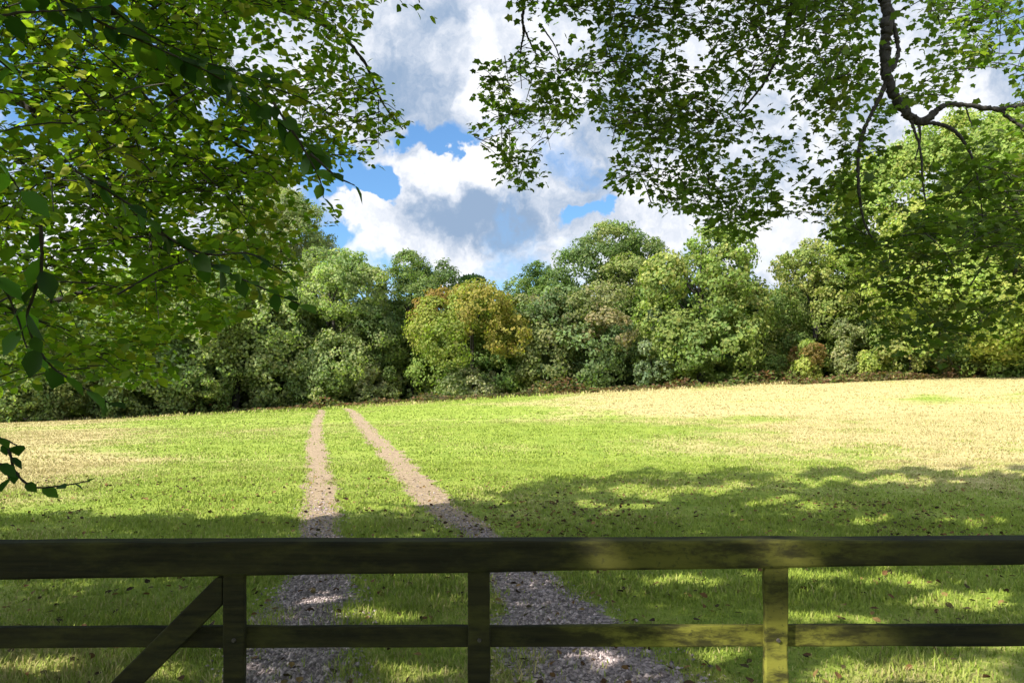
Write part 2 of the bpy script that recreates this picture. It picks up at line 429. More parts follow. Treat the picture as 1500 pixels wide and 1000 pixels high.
    pal = np.array([(.065, .035, .015), (.11, .06, .022), (.035, .022, .012), (.17, .11, .04), (.05, .04, .015)]); C = pal[rng.integers(0, 5, n)]
    V, F, C = leaves(P, A, N, rng.uniform(.03, .075, n), C, OVATE_V, OVATE_F)
    link('fallen_leaves', np_mesh('fallen_leaves', V, F, C), attr_mat('dead_leaves', .85, .15), kind='stuff', label='brown fallen leaves scattered in the shaded grass', category='leaves')


build_field(); build_tracks(); build_ground_cover()


# ------------------------------------------------------------------ the gate
def box_bm(bm, verts8):
    vs = [bm.verts.new(v) for v in verts8]
    for f in ((0, 3, 2, 1), (4, 5, 6, 7), (0, 1, 5, 4), (1, 2, 6, 5), (2, 3, 7, 6), (3, 0, 4, 7)): bm.faces.new([vs[i] for i in f])


def beam(name, poly, y0, y1, parent, bevel=.006, mat_=None):
    """a timber whose front outline is the xz quad poly, from depth y0 to y1"""
    import bmesh
    bm = bmesh.new()
    box_bm(bm, [(x, y0, z) for x, z in poly] + [(x, y1, z) for x, z in poly])
    bmesh.ops.recalc_face_normals(bm, faces=bm.faces)
    # cut the length so the worn edges can wander a little
    ln = max(bm.edges, key=lambda e: e.calc_length()).calc_length()
    longs = [e for e in bm.edges if e.calc_length() > .9 * ln]
    bmesh.ops.subdivide_edges(bm, edges=longs, cuts=24, use_grid_fill=True)
    for v in bm.verts:
        v.co.x += random.gauss(0, .0011); v.co.z += random.gauss(0, .0011); v.co.y += random.gauss(0, .0008)
    me = bpy.data.meshes.new(name); bm.to_mesh(me); bm.free()
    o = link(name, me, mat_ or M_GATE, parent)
    b = o.modifiers.new('bevel', 'BEVEL'); b.width = bevel; b.segments = 2; b.limit_method = 'ANGLE'; b.angle_limit = math.radians(50)
    return o


def build_gate():
    import bmesh
    random.seed(4)
    GY = 2.2
    g = empty('field_gate', (0, GY, 0), 'dark weathered timber field gate green with algae, closed across the foreground', 'gate')
    k = GY / FPX
    X = lambda px: (px - CX) * k
    Z = lambda py: EYE - (py - HY) * k
    xl, xr = -1.86, 2.0
    zt = lambda x: Z(788.5) + .0030 * (x)                       # the whole gate hangs very slightly out of level
    # top rail: deep at the hanging end and tapering to the latch end
    tb = lambda px: np.interp(px, [-200, 0, 750, 1500, 1800], [848, 844, 832, 821.5, 818])
    beam('top_rail', [(xl, Z(792.5)), (xr, Z(785.5)), (xr, Z(tb(1780))), (xl, Z(tb(-208)))], -.038, .038, g, .007)
    rails = [(917.5, 947.5), (1040, 1070), (1160, 1190), (1278, 1310)]
    for a, b in rails:
        beam('rail', [(xl, Z(a + .7)), (xr, Z(a - 4.5)), (xr, Z(b - 4.0)), (xl, Z(b + .7))], -.010, .014, g, .004)
    def bolt(x, z, y, parent):
        bm = bmesh.new(); bmesh.ops.create_cone(bm, cap_ends=True, segments=12, radius1=.006, radius2=.0048, depth=.006)
        for v in bm.verts: v.co = Vector((v.co.x + x, y - .003 + v.co.z * -1, v.co.y + z))
        bmesh.ops.recalc_face_normals(bm, faces=bm.faces)
        me = bpy.data.meshes.new('bolt'); bm.to_mesh(me); bm.free(); link('bolt', me, M_BOLT, parent)
    for px, w, y1 in ((348, 31, 0), (702, 31.5, 0), (1132, 33.5, 0)):
        t = tb(px) - 2
        u = beam('upright', [(X(px - w / 2), Z(t)), (X(px + w / 2), Z(t)), (X(px + w / 2 + .5), Z(1330)), (X(px - w / 2), Z(1330))], -.034, -.0105, g, .004)
        for a, b in rails[:2]: bolt(X(px + 1 if px < 1000 else px + 2), Z((a + b) / 2 - 1), -.034, u)
    # brace from the foot of the hanging end up to the first upright
    beam('brace', [(X(322), Z(tb(322) - 1)), (X(331.5), Z(tb(331) - 1)), (X(331.5), Z(878)), (X(-75), Z(1290)), (X(-122), Z(1290))][:0] or
         [(X(311), Z(tb(330) + 5)), (X(331.8), Z(tb(330) + 9)), (X(-90), Z(1276)), (X(-136), Z(1276))], -.036, -.0108, g, .004) if False else None
    bm = bmesh.new()
    pts = [(X(322.5), Z(841.5)), (X(331.8), Z(841.5)), (X(331.8), Z(881)), (X(-66), Z(1276)), (X(-113), Z(1276))]
    f = [bm.verts.new((x, -.0345, z)) for x, z in pts]; r = [bm.verts.new((x, -.0108, z)) for x, z in pts]
    bm.faces.new(f); bm.faces.new(r[::-1])
    for i in range(5): bm.faces.new((f[i], r[i], r[(i + 1) % 5], f[(i + 1) % 5]))
    bmesh.ops.recalc_face_normals(bm, faces=bm.faces)
    me = bpy.data.meshes.new('brace'); bm.to_mesh(me); bm.free()
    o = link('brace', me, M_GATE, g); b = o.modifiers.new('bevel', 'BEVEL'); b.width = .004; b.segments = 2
    # end stiles, standing on the ground
    beam('hanging_stile', [(xl - .085, Z(770)), (xl - .002, Z(770)), (xl - .002, 0), (xl - .085, 0)], -.036, .036, g)
    beam('latch_stile', [(xr + .002, Z(770)), (xr + .075, Z(770)), (xr + .075, 0), (xr + .002, 0)], -.036, .036, g)


def bolt_mat():
    m, t = mat('rusty_bolt'); p = t.n('ShaderNodeNewGeometry').outputs['Position']
    finish(t, t.n('ShaderNodeBsdfPrincipled', {'Base Color': t.mix(t.noise(p, 200), (.03, .022, .018), (.09, .08, .07)), 'Roughness': .7, 'Metallic': .3}).outputs[0]); return m


M_BOLT = bolt_mat()
build_gate()

# ------------------------------------------------------------------ the two overhanging trees
LEFT_POLY = [(-60, -40), (560, -40), (552, 14), (528, 48), (516, 92), (548, 98), (566, 128), (584, 160), (602, 184), (588, 202), (562, 192), (556, 232), (534, 250), (516, 222), (498, 236),
             (478, 262), (500, 312), (486, 335), (452, 338), (420, 352), (440, 392), (428, 424), (380, 446), (340, 470), (300, 500), (258, 528), (250, 560), (205, 560), (150, 566), (100, 540), (50, 560), (-60, 590)]
LEFT_TIP = [(555, -30), (665, -30), (655, 8), (630, 22), (600, 18), (575, 8)]
RIGHT_POLY = [(752, -40), (1560, -40), (1560, 470), (1500, 452), (1452, 486), (1420, 528), (1392, 540), (1350, 528), (1304, 526), (1276, 490), (1262, 440), (1250, 400), (1228, 352), (1190, 318), (1150, 322),
              (1110, 345), (1062, 350), (1022, 334), (1000, 312), (960, 300), (922, 292), (884, 268), (900, 226), (884, 186), (864, 152), (846, 176), (828, 204), (812, 236), (800, 262), (772, 280),
              (742, 272), (716, 262), (722, 236), (692, 204), (694, 178), (718, 158), (696, 132), (698, 96), (730, 78), (762, 62)]
# windows where the sky, the far trees or the bare limb show through: x, y, rx, ry, how bare
WIN_R = [(1302, 60, 26, 90, .75), (1262, 230, 20, 90, .6), (1350, 195, 62, 42, .97), (1440, 130, 44, 32, .97), (1400, 175, 90, 26, .9), (1325, 262, 44, 52, .93), (1300, 315, 30, 34, .9), (1135, 150, 30, 36, .8), (1200, 215, 36, 46, .72), (842, 52, 40, 34, .8), (1020, 82, 22, 30, .8),
         (766, 128, 14, 22, .95), (1165, 272, 30, 36, .7), (1335, 60, 30, 50, .75), (845, 130, 20, 22, .7), (1090, 225, 34, 26, .55), (1470, 210, 60, 26, .8), (1380, 250, 46, 36, .5), (950, 60, 26, 18, .5), (800, 40, 26, 26, .8)]
WIN_L = [(168, 12, 20, 22, .9), (134, 38, 16, 12, .85), (134, 78, 14, 10, .9), (400, 60, 62, 46, .75), (362, 88, 24, 22, .85), (302, 160, 26, 18, .85), (232, 140, 20, 14, .8), (345, 215, 38, 20, .75), (268, 190, 20, 12, .8),
         (20, 165, 30, 16, .7), (50, 200, 24, 20, .6), (470, 250, 30, 20, .6), (440, 300, 50, 36, .78), (410, 165, 26, 14, .6), (60, 355, 26, 16, .7), (290, 330, 40, 20, .5), (350, 420, 44, 34, .75), (150, 470, 60, 26, .6), (60, 505, 44, 24, .6), (255, 455, 40, 26, .6), (185, 395, 40, 22, .55), (300, 515, 60, 34, .85), (110, 320, 34, 20, .5)]
EDGE = np.array([(-200, 745), (0, 746), (250, 752), (440, 757), (520, 750), (600, 741), (670, 736), (700, 722), (760, 710), (850, 699), (930, 693), (1000, 690), (1100, 687), (1250, 692), (1380, 680), (1500, 668), (1900, 660)], float)
DAPPLE = [(950, 722, 70, 7), (900, 742, 40, 6), (1160, 735, 50, 6), (1060, 716, 40, 6), (1270, 762, 22, 6), (1430, 764, 30, 6), (1330, 705, 70, 6), (1440, 692, 90, 5), (720, 730, 18, 4), (1180, 706, 50, 4), (1490, 940, 60, 14), (1390, 985, 70, 18), (1180, 845, 60, 8), (1250, 990, 60, 14), (1420, 880, 70, 12), (1290, 905, 30, 8), (960, 880, 30, 7), (60, 975, 50, 10), (230, 985, 40, 9), (600, 985, 40, 8), (90, 890, 50, 8), (480, 880, 20, 7), (1060, 960, 40, 8), (880, 965, 30, 8), (560, 905, 40, 7), (130, 930, 50, 8), (1000, 850, 50, 6), (1330, 850, 50, 7), (1200, 900, 50, 8)]
# sunlit patches on the gate, running down to the right as the light does
GATE_LIT = [(788, 830, [(838, 876), (1088, 1155)]), (914, 948, [(804, 948), (1048, 1082), (1112, 1156)]), (938, 1030, [(905, 1012)])]


def shade_ok(P, margin=0.0):
    """False where a leaf at P would put its shadow on ground or timber that the sun reaches"""
    q = P - SUN * (P[:, 2:3] / SUN[2]); px, py = to_px(q[:, 0], q[:, 1], 0 * q[:, 0])
    e = np.interp(px, EDGE[:, 0], EDGE[:, 1]) + 5 * np.sin(px * .045) + 3 * np.sin(px * .13)
    bad = (q[:, 1] > 3) & (py < e + margin)
    wx = 22 * np.sin(py * .31 + px * .021) + 14 * np.sin(px * .11 + 1); wy = 4 * np.sin(px * .083) + 2.5 * np.sin(px * .19 + py * .2)
    for x, y, rx, ry in DAPPLE: bad |= (q[:, 1] > 3) & (((px + wx - x) / rx) ** 2 + ((py + wy - y) / ry) ** 2 < 1)
    t = (P[:, 1] - 2.16) / SUN[1]; h = P - SUN * t[:, None]; gx, gy = to_px(h[:, 0], np.full(len(h), 2.16), h[:, 2]); c = gx - .92 * (gy - 790)
    for y0, y1, cs in GATE_LIT:
        for c0, c1 in cs: bad |= (t > .05) & (gy > y0 - 14) & (gy < y1 + 14) & (c > c0 - 17) & (c < c1 + 17)
    return ~bad


def in_frame(P, pad=30):
    px, py = to_px(P[:, 0], P[:, 1], P[:, 2])
    return (P[:, 1] > .3) & (px > -pad) & (px < 1500 + pad) & (py > -pad) & (py < 1000 + pad), px, py


def window(px, py, wins):
    k = np.zeros(len(px))
    for x, y, rx, ry, a in wins: k = np.maximum(k, a * (((px - x) / rx) ** 2 + ((py - y) / ry) ** 2 < 1))
    return k


def spray(base, direc, length, nl, r):
    """leaf bases along one twig: positions, leaf axes, and the twig's end points"""
    k = np.linspace(.12, 1, nl); droop = np.array([0, 0, -.25]) * length
    P = base + direc * (k * length)[:, None] + droop * (k ** 2)[:, None] + r.normal(0, .05, (nl, 3))
    side = unit(np.cross(direc, [0, 0, 1.0])[None])[0] * np.where(np.arange(nl) % 2, 1, -1)[:, None]
    A = unit(direc + side * 1.1 + r.normal(0, .35, (nl, 3)) + np.array([0, 0, -.35]))
    return P, A


def twig_path(base, direc, length):
    k = np.linspace(0, 1, 4)[:, None]; return base + direc * k * length + np.array([0, 0, -.25]) * length * k ** 2


def overhang(cands, poly_test, wins, pal, size, seed, above=False, nl=(8, 14)):
    """turn candidate spray bases into leaves; returns P, A, N, size, colour and twigs"""
    r = np.random.default_rng(seed); Ps, As, tw, Cs = [], [], [], []
    for b in cands:
        d = unit(np.array([r.normal(), r.normal(), r.normal(0, .35)])[None])[0]; L = r.uniform(.35, .7); n = int(r.integers(*nl))
        P, A = spray(b, d, L, n, r); Ps.append(P); As.append(A); tw.append((b, d, L))
        Cs.append(np.repeat(pal[r.integers(0, len(pal))][None], n, 0) * r.uniform(.75, 1.25, (n, 1)))
    P = np.concatenate(Ps); A = np.concatenate(As); C = np.concatenate(Cs); n = len(P)
    inf, px, py = in_frame(P)
    jx = px + r.normal(0, 5, n); jy = py + r.normal(0, 5, n)
    keep = ~inf | (poly_test(jx, jy) & (r.random(n) > window(px, py, wins)))
    s = size * r.uniform(.65, 1.25, n); U = unit(A)
    for f in (0, .5, 1): keep &= shade_ok(P + U * (s * f)[:, None])
    if above: keep &= ~in_frame(P, 90)[0]
    keep &= np.linalg.norm(P - [0, 0, EYE], axis=1) > 1.6
    N = np.stack([r.normal(0, .55, n), r.normal(0, .55, n), np.abs(r.normal(1, .3, n))], 1)
    tk = []
    for b, d, L in tw:
        e = twig_path(b, d, L); f, ex, ey = in_frame(e)
        if not f.any() or (poly_test(ex, ey).all() and window(ex, ey, wins).max() < .5): tk.append((b, d, L))
    return P[keep], A[keep], N[keep], s[keep], C[keep], tk


def build_overhanging(name, loc, label, limbs, groups, near, tmpl, seed):
    r = np.random.default_rng(seed)
    root = empty(name, loc, label, 'tree', 'trees overhanging the gate'); loc = np.array(loc)
    wood = [tube(spline(p)[:, :3] - loc, spline(p)[:, 3], 8) for p in limbs]
    allP, allA, allN, alls, allC = [], [], [], [], []
    for g in groups:
        P, A, N, s, C, tw = overhang(*g['args'], **g['kw']); allP.append(P); allA.append(A); allN.append(N); alls.append(s); allC.append(C)
        for b, d, L in tw[::g.get('every', 1)]: wood.append(tube(twig_path(b, d, L) - loc, np.linspace(.006, .002, 4), 3))
    for path, dep0, dep1, size, step, pal in near:                    # the nearest twigs, leaf by leaf
        q = spline([at(x, y, dep0 + (dep1 - dep0) * i / (len(path) - 1)) for i, (x, y) in enumerate(path)], 10)
        wood.append(tube(q - loc, np.linspace(.006, .002, len(q)), 5))
        seg = np.concatenate([[0], np.cumsum(np.linalg.norm(np.diff(q, axis=0), axis=1))]); n = max(3, int(seg[-1] / step)); u = np.linspace(.03 * seg[-1], seg[-1], n)
        P = np.stack([np.interp(u, seg, q[:, i]) for i in range(3)], 1); T = np.stack([np.interp(u, seg, unit(np.gradient(q, axis=0))[:, i]) for i in range(3)], 1)
        sd = unit(np.cross(T, [0, .5, 1.0])) * np.where(np.arange(n) % 2, 1, -1)[:, None]
        allP.append(P); allA.append(unit(T * .7 + sd * .9 + r.normal(0, .35, (n, 3)) + np.array([0, 0, -.45]))); allN.append(np.stack([r.normal(0, .5, n), -.45 + r.normal(0, .4, n), np.ones(n)], 1))
        alls.append(size * r.uniform(.7, 1.2, n)); allC.append(pal[r.integers(0, len(pal), n)] * r.uniform(.8, 1.2, (n, 1)))
    V, F, C = leaves(np.concatenate(allP) - loc, np.concatenate(allA), np.concatenate(allN), np.concatenate(alls), np.concatenate(allC), *tmpl)
    link('crown', np_mesh('crown', V, F, C, True), M_LEAF, root)
    V, F, C = join(wood); link('trunk', np_mesh('trunk', V, F, C, True), M_BARK, root)
    print(name, len(np.concatenate(allP)))
    return root


def view_cands(n, box, d0, d1, poly_test, seed, pw=1.0):
    """spray bases through the part of a crown that the frame looks into"""
    r = np.random.default_rng(seed); px = r.uniform(box[0], box[1], n); py = r.uniform(box[2], box[3], n); d = d0 + (d1 - d0) * r.random(n) ** pw
    k = poly_test(px, py) & (r.random(n) < .12 + 1.5 * (vnoise(px, py, 62, seed + 40) * .6 + vnoise(px, py, 27, seed + 41) * .4 - .22)); px, py, d = px[k], py[k], d[k]
    return np.stack([(px - CX) / FPX * d, d, EYE - (py - HY) / FPX * d], 1)


def shade_cands(n, side, seed, behind=False):
    """spray bases in the rest of a crown, out of the frame: over, beside and behind the eye, enough to keep the ground below in shade; behind: an added leaf curtain to darken the gate"""
    r = np.random.default_rng(seed); m = 260000
    k3 = r.random(m); y = np.where(k3 < .62, np.sqrt(r.uniform(9, 16.5 ** 2, m)), np.where(k3 < .80, r.uniform(.8, 3.9, m), r.uniform(-10, 3, m)))
    x = np.where(k3 < .62, y * r.uniform(-.76, .76, m), np.where(k3 < .80, r.uniform(-3.5, 4.5, m), r.uniform(-7, 9, m)))
    if behind: y = r.uniform(-13, -2.5, m); x = r.uniform(-7, 9, m)  # unseen low leaf curtain, added to darken the gate
    z = np.where(y < -2.5, r.uniform(.8, 9, m), r.uniform(3.4, 12.5, m)); P = np.stack([x, y, 0 * x], 1) + SUN * (z / SUN[2])[:, None]
    dl = (((P - [-5.5, 1.4, 6.4]) / [8.8, 10.4, 5.9]) ** 2).sum(1); dr = (((P - [5.2, 3.4, 7.6]) / [8.6, 10.6, 6.6]) ** 2).sum(1)
    k = (dl < 1) & (dl <= dr) if side < 0 else (dr < 1) & (dr < dl)
    if behind: k &= (P[:, 1] < -3) & (P[:, 2] < 7)
    f, _, _ = in_frame(P, 70); k &= ~f & ((P[:, 2] > 2.4) | (P[:, 1] < -3)) & shade_ok(P)
    # thinner where the light reaches the low hanging sprays
    for Yp, box, dp in ((5.2, (-40, 480, 60, 560), .9), (6.8, (60, 580, 20, 540), .8), (8.0, (700, 1480, 0, 340), .6)):
        t = (P[:, 1] - Yp) / SUN[1]; q = P - SUN * t[:, None]; px, py = to_px(q[:, 0], np.full(m, Yp), q[:, 2])
        k &= ~((t > .5) & (px > box[0]) & (px < box[1]) & (py > box[2]) & (py < box[3]) & (r.random(m) < dp))
    P = P[k]; return P[:n]


lp = lambda x, y: in_poly(x, y, LEFT_POLY) | in_poly(x, y, LEFT_TIP)
rp = lambda x, y: in_poly(x, y, RIGHT_POLY)
PAL_L = np.array([(0.118, 0.188, 0.022), (0.151, 0.233, 0.024), (0.218, 0.300, 0.030), (0.304, 0.360, 0.036), (0.270, 0.270, 0.046), (0.127, 0.210, 0.026)])
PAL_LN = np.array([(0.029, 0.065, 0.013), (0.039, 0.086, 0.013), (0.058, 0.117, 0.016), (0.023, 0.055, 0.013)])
PAL_R = np.array([(0.088, 0.139, 0.024), (0.092, 0.141, 0.024), (0.125, 0.170, 0.028), (0.086, 0.123, 0.028), (0.151, 0.177, 0.030), (0.106, 0.154, 0.030)])


def limb(*pts):
    """image points with depth and radius in photo pixels, or plain points (x, y, z, r)"""
    return [np.array(list(at(p[0], p[1], p[2])) + [p[3] * p[2] / FPX]) if len(p) == 5 else np.array(p, float) for p in pts]


I = 1  # marks an image point
left_limbs = [
    limb((-7.6, 2.4, -.1, .44), (-7.5, 2.5, 1.2, .36), (-7.3, 2.7, 3.2, .32), (-7.0, 2.9, 5.2, .27), (-6.7, 3.1, 8.0, .18), (-6.2, 3.3, 11.5, .05)),
    limb((-7.3, 2.7, 3.2, .16), (-6.4, 3.9, 4.1, .10), (-40, 128, 6.2, 9, I), (0, 140, 6.2, 8, I), (42, 155, 6.1, 7, I), (62, 178, 6.1, 5, I), (84, 205, 6.1, 4, I), (108, 232, 6.0, 4.2, I), (130, 252, 6.0, 3.6, I), (168, 264, 6.0, 2, I)),
    limb((42, 152, 6.1, 5, I), (72, 138, 6.0, 4.5, I), (95, 122, 6.0, 4, I), (108, 100, 6.0, 3, I), (125, 92, 6.0, 1.4, I)),
    limb((60, 168, 6.1, 3, I), (78, 160, 6.1, 2.4, I), (92, 156, 6, 1.2, I)),
    limb((-7.0, 2.9, 5.2, .15), (-4.6, 3.8, 5.6, .08), (180, 30, 6.0, 6, I), (236, 120, 6.0, 5, I), (285, 170, 6.2, 4.2, I), (330, 203, 6.4, 3.4, I), (378, 228, 6.6, 2.4, I), (420, 246, 6.8, 1.2, I)),
    limb((258, 232, 6.3, 2.4, I), (280, 244, 6.3, 2.6, I), (302, 250, 6.3, 2.6, I), (334, 246, 6.3, 2.2, I), (372, 226, 6.4, 1.2, I)),
    limb((300, 250, 6.3, 2, I), (296, 272, 6.3, 1.8, I), (294, 306, 6.3, 1.2, I)),
    limb((-7.3, 2.7, 3.4, .12), (-5.0, 3.4, 3.3, .06), (-20, 440, 5.2, 6, I), (60, 444, 5.2, 4.5, I), (115, 430, 5.2, 3.2, I), (150, 415, 5.3, 1.6, I)),
    limb((-7.0, 2.9, 5.6, .14), (-4.0, 4.6, 6.6, .08), (330, -40, 8, 5, I), (480, 40, 8, 3.2, I), (530, 86, 8, 2.4, I), (560, 150, 8, 1.6, I), (590, 190, 8, 1, I)),
    limb((-6.9, 2.95, 6.2, .15), (-4.6, 4.6, 8.6, .11), (-2.2, 6.6, 9.6, .06), (-.2, 8.2, 9.6, .02)),
    limb((-7.0, 2.9, 5.0, .15), (-5.2, .8, 7.2, .10), (-3.0, -.8, 8.2, .05), (-1.2, -1.6, 8.2, .02)),
    limb((-6.8, 3, 7, .13), (-8.8, 4.4, 8.6, .08), (-10.5, 5.0, 9, .03)),
]
right_limbs = [
    limb((8.4, 5.6, -.1, .46), (8.3, 5.7, 1.3, .38), (8.0, 5.9, 3.6, .33), (7.4, 6.1, 6.2, .27), (6.8, 6.3, 9, .18), (6.2, 6.3, 12.5, .05)),
    limb((7.4, 6.1, 6.2, .17), (5.6, 6.6, 7.4, .14), (4.1, 7, 6.9, .12), (1302, -40, 7.2, 7.9, I), (1301, 20, 7.2, 7.9, I), (1297, 70, 7.2, 7.6, I), (1299, 110, 7.2, 7, I), (1312, 145, 7.2, 6.7, I), (1330, 168, 7.2, 6.3, I), (1347, 179, 7.2, 5.7, I),
         (1362, 172, 7.2, 4.8, I), (1378, 157, 7.2, 4.1, I), (1400, 153, 7.2, 3.5, I), (1440, 158, 7.3, 3.5, I), (1470, 160, 7.3, 3.4, I), (1500, 153, 7.4, 3.2, I), (1560, 140, 7.6, 2.9, I), (1640, 150, 8, 1.6, I)),
    limb((1302, 10, 7.25, 3.8, I), (1312, 50, 7.3, 3.5, I), (1316, 78, 7.3, 2.9, I), (1306, 104, 7.25, 3.8, I)),
    limb((1300, 112, 7.2, 3.5, I), (1292, 136, 7.2, 3.3, I), (1280, 160, 7.2, 2.9, I), (1264, 196, 7.2, 2.7, I), (1257, 232, 7.2, 2.7, I), (1258, 275, 7.2, 2.2, I), (1266, 325, 7.2, 1.6, I), (1290, 370, 7.2, 0.8, I)),
    limb((1350, 180, 7.2, 3.2, I), (1376, 182, 7.2, 2.9, I), (1398, 192, 7.2, 2.9, I), (1416, 214, 7.2, 2.1, I), (1430, 252, 7.2, 1.4, I), (1440, 320, 7.2, 0.8, I)),
    limb((1462, 160, 7.3, 2.9, I), (1480, 174, 7.3, 2.7, I), (1500, 190, 7.3, 2.4, I), (1540, 240, 7.3, 1.2, I)),
    limb((1333, 172, 7.2, 2.9, I), (1341, 195, 7.2, 1.9, I), (1349, 225, 7.2, 1.6, I), (1352, 270, 7.2, 1.3, I), (1362, 330, 7.2, 0.8, I)),
    limb((1346, 182, 7.2, 2.4, I), (1348, 205, 7.2, 1.3, I), (1340, 235, 7.2, 0.8, I)),
    limb((1415, 158, 7.2, 1.3, I), (1424, 186, 7.2, 0.8, I)),
    limb((5.6, 6.6, 7.6, .10), (3.4, 8.0, 7.6, .06), (1160, 10, 8.6, 3.8, I), (1148, 60, 8.6, 2.9, I), (1120, 120, 8.6, 2.1, I), (1080, 170, 8.6, 1.1, I)),
    limb((3.4, 8.0, 7.6, .06), (1.2, 8.6, 7.2, .04), (778, -30, 8.6, 2.7, I), (766, 20, 8.5, 2.1, I), (767, 48, 8.5, 1.8, I), (762, 84, 8.5, 0.96, I), (764, 130, 8.5, 0.64, I)),
    limb((767, 40, 8.5, 1.6, I), (778, 66, 8.5, 1.3, I), (786, 90, 8.5, 0.8, I), (770, 150, 8.5, 0.56, I)),
    limb((790, 34, 8.5, 1.1, I), (812, 66, 8.5, 0.96, I), (822, 92, 8.5, 0.64, I)),
    limb((7.4, 6.1, 6.4, .16), (8.2, 8.2, 6.6, .09), (1560, 120, 9, 5.1, I), (1520, 260, 9, 3.2, I), (1470, 340, 9, 2.4, I), (1420, 420, 9, 0.96, I)),
    limb((6.9, 6.2, 8.6, .13), (4.0, 4.4, 10.4, .08), (1.6, 2.6, 10.8, .03)),
    limb((7.2, 6.2, 7.4, .14), (9.6, 4.4, 9.4, .08), (11, 3.4, 10, .03)),
]
left_groups = [
    dict(args=(view_cands(3000, (-60, 420, -40, 590), 4.8, 6.4, lp, 3), lp, WIN_L, PAL_L, .074, 5), kw={}, every=1),
    dict(args=(view_cands(3700, (150, 670, -40, 560), 6.4, 8.0, lp, 9), lp, WIN_L, PAL_L, .072, 10), kw={}, every=1),
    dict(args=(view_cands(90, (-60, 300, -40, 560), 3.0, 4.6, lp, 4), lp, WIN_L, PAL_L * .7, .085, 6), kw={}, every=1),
    dict(args=(shade_cands(11500, -1, 7), lp, WIN_L, PAL_L, .13, 8), kw=dict(above=True), every=12),
    dict(args=(shade_cands(3500, -1, 27, True), lp, WIN_L, PAL_L * .6, .2, 28), kw=dict(above=True), every=12),  # added curtain behind the eye, keeps light off the gate
]
right_groups = [
    dict(args=(view_cands(3500, (680, 1560, -40, 360), 6.6, 9.8, rp, 13), rp, WIN_R, PAL_R, .076, 15), kw={}, every=1),
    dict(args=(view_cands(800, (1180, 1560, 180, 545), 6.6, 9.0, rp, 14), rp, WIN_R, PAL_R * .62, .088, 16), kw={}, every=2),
    dict(args=(shade_cands(7000, 1, 17), rp, WIN_R, PAL_R, .13, 18), kw=dict(above=True), every=12),
    dict(args=(shade_cands(3500, 1, 37, True), rp, WIN_R, PAL_R * .6, .2, 38), kw=dict(above=True), every=12),  # added curtain behind the eye, keeps light off the gate
]
near_left = [
    ([(-1250, -420), (-1050, -520), (-880, -560), (-700, -640)], 1.0, 1.05, .05, .10, PAL_LN),  # unseen twig out of frame, added to cast streaks on the gate
    ([(-1500, -600), (-1180, -720), (-900, -760)], .95, 1.0, .05, .11, PAL_LN),  # second unseen twig, added for the same shadow streaks
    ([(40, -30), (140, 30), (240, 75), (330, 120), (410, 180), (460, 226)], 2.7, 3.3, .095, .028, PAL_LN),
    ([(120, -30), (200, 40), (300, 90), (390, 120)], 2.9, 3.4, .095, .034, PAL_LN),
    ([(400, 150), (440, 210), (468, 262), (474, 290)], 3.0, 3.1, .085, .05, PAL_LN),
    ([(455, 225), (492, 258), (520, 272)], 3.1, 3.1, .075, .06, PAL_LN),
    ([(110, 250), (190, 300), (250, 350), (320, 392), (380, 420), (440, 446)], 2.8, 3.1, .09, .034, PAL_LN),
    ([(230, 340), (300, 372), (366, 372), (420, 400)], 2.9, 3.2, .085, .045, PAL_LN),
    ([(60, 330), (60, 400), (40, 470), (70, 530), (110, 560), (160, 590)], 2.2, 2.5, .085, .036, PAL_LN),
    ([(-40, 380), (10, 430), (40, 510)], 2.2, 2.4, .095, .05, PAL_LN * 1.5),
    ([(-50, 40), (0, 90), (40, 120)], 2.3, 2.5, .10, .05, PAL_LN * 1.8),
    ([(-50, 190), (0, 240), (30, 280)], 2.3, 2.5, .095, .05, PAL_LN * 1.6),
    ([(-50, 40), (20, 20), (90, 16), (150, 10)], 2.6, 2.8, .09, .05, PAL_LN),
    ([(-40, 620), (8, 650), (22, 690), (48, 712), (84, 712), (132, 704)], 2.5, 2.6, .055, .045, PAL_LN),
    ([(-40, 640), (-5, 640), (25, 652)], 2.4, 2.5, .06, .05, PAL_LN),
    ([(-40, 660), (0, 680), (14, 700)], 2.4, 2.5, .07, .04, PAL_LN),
]
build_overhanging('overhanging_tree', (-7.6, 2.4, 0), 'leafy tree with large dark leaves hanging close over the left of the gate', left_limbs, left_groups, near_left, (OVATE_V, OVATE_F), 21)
build_overhanging('overhanging_tree', (8.4, 5.6, 0), 'tree with small lobed leaves and a thick crooked bare limb hanging down at right', right_limbs, right_groups, [], (LOBED_V, LOBED_F), 22)


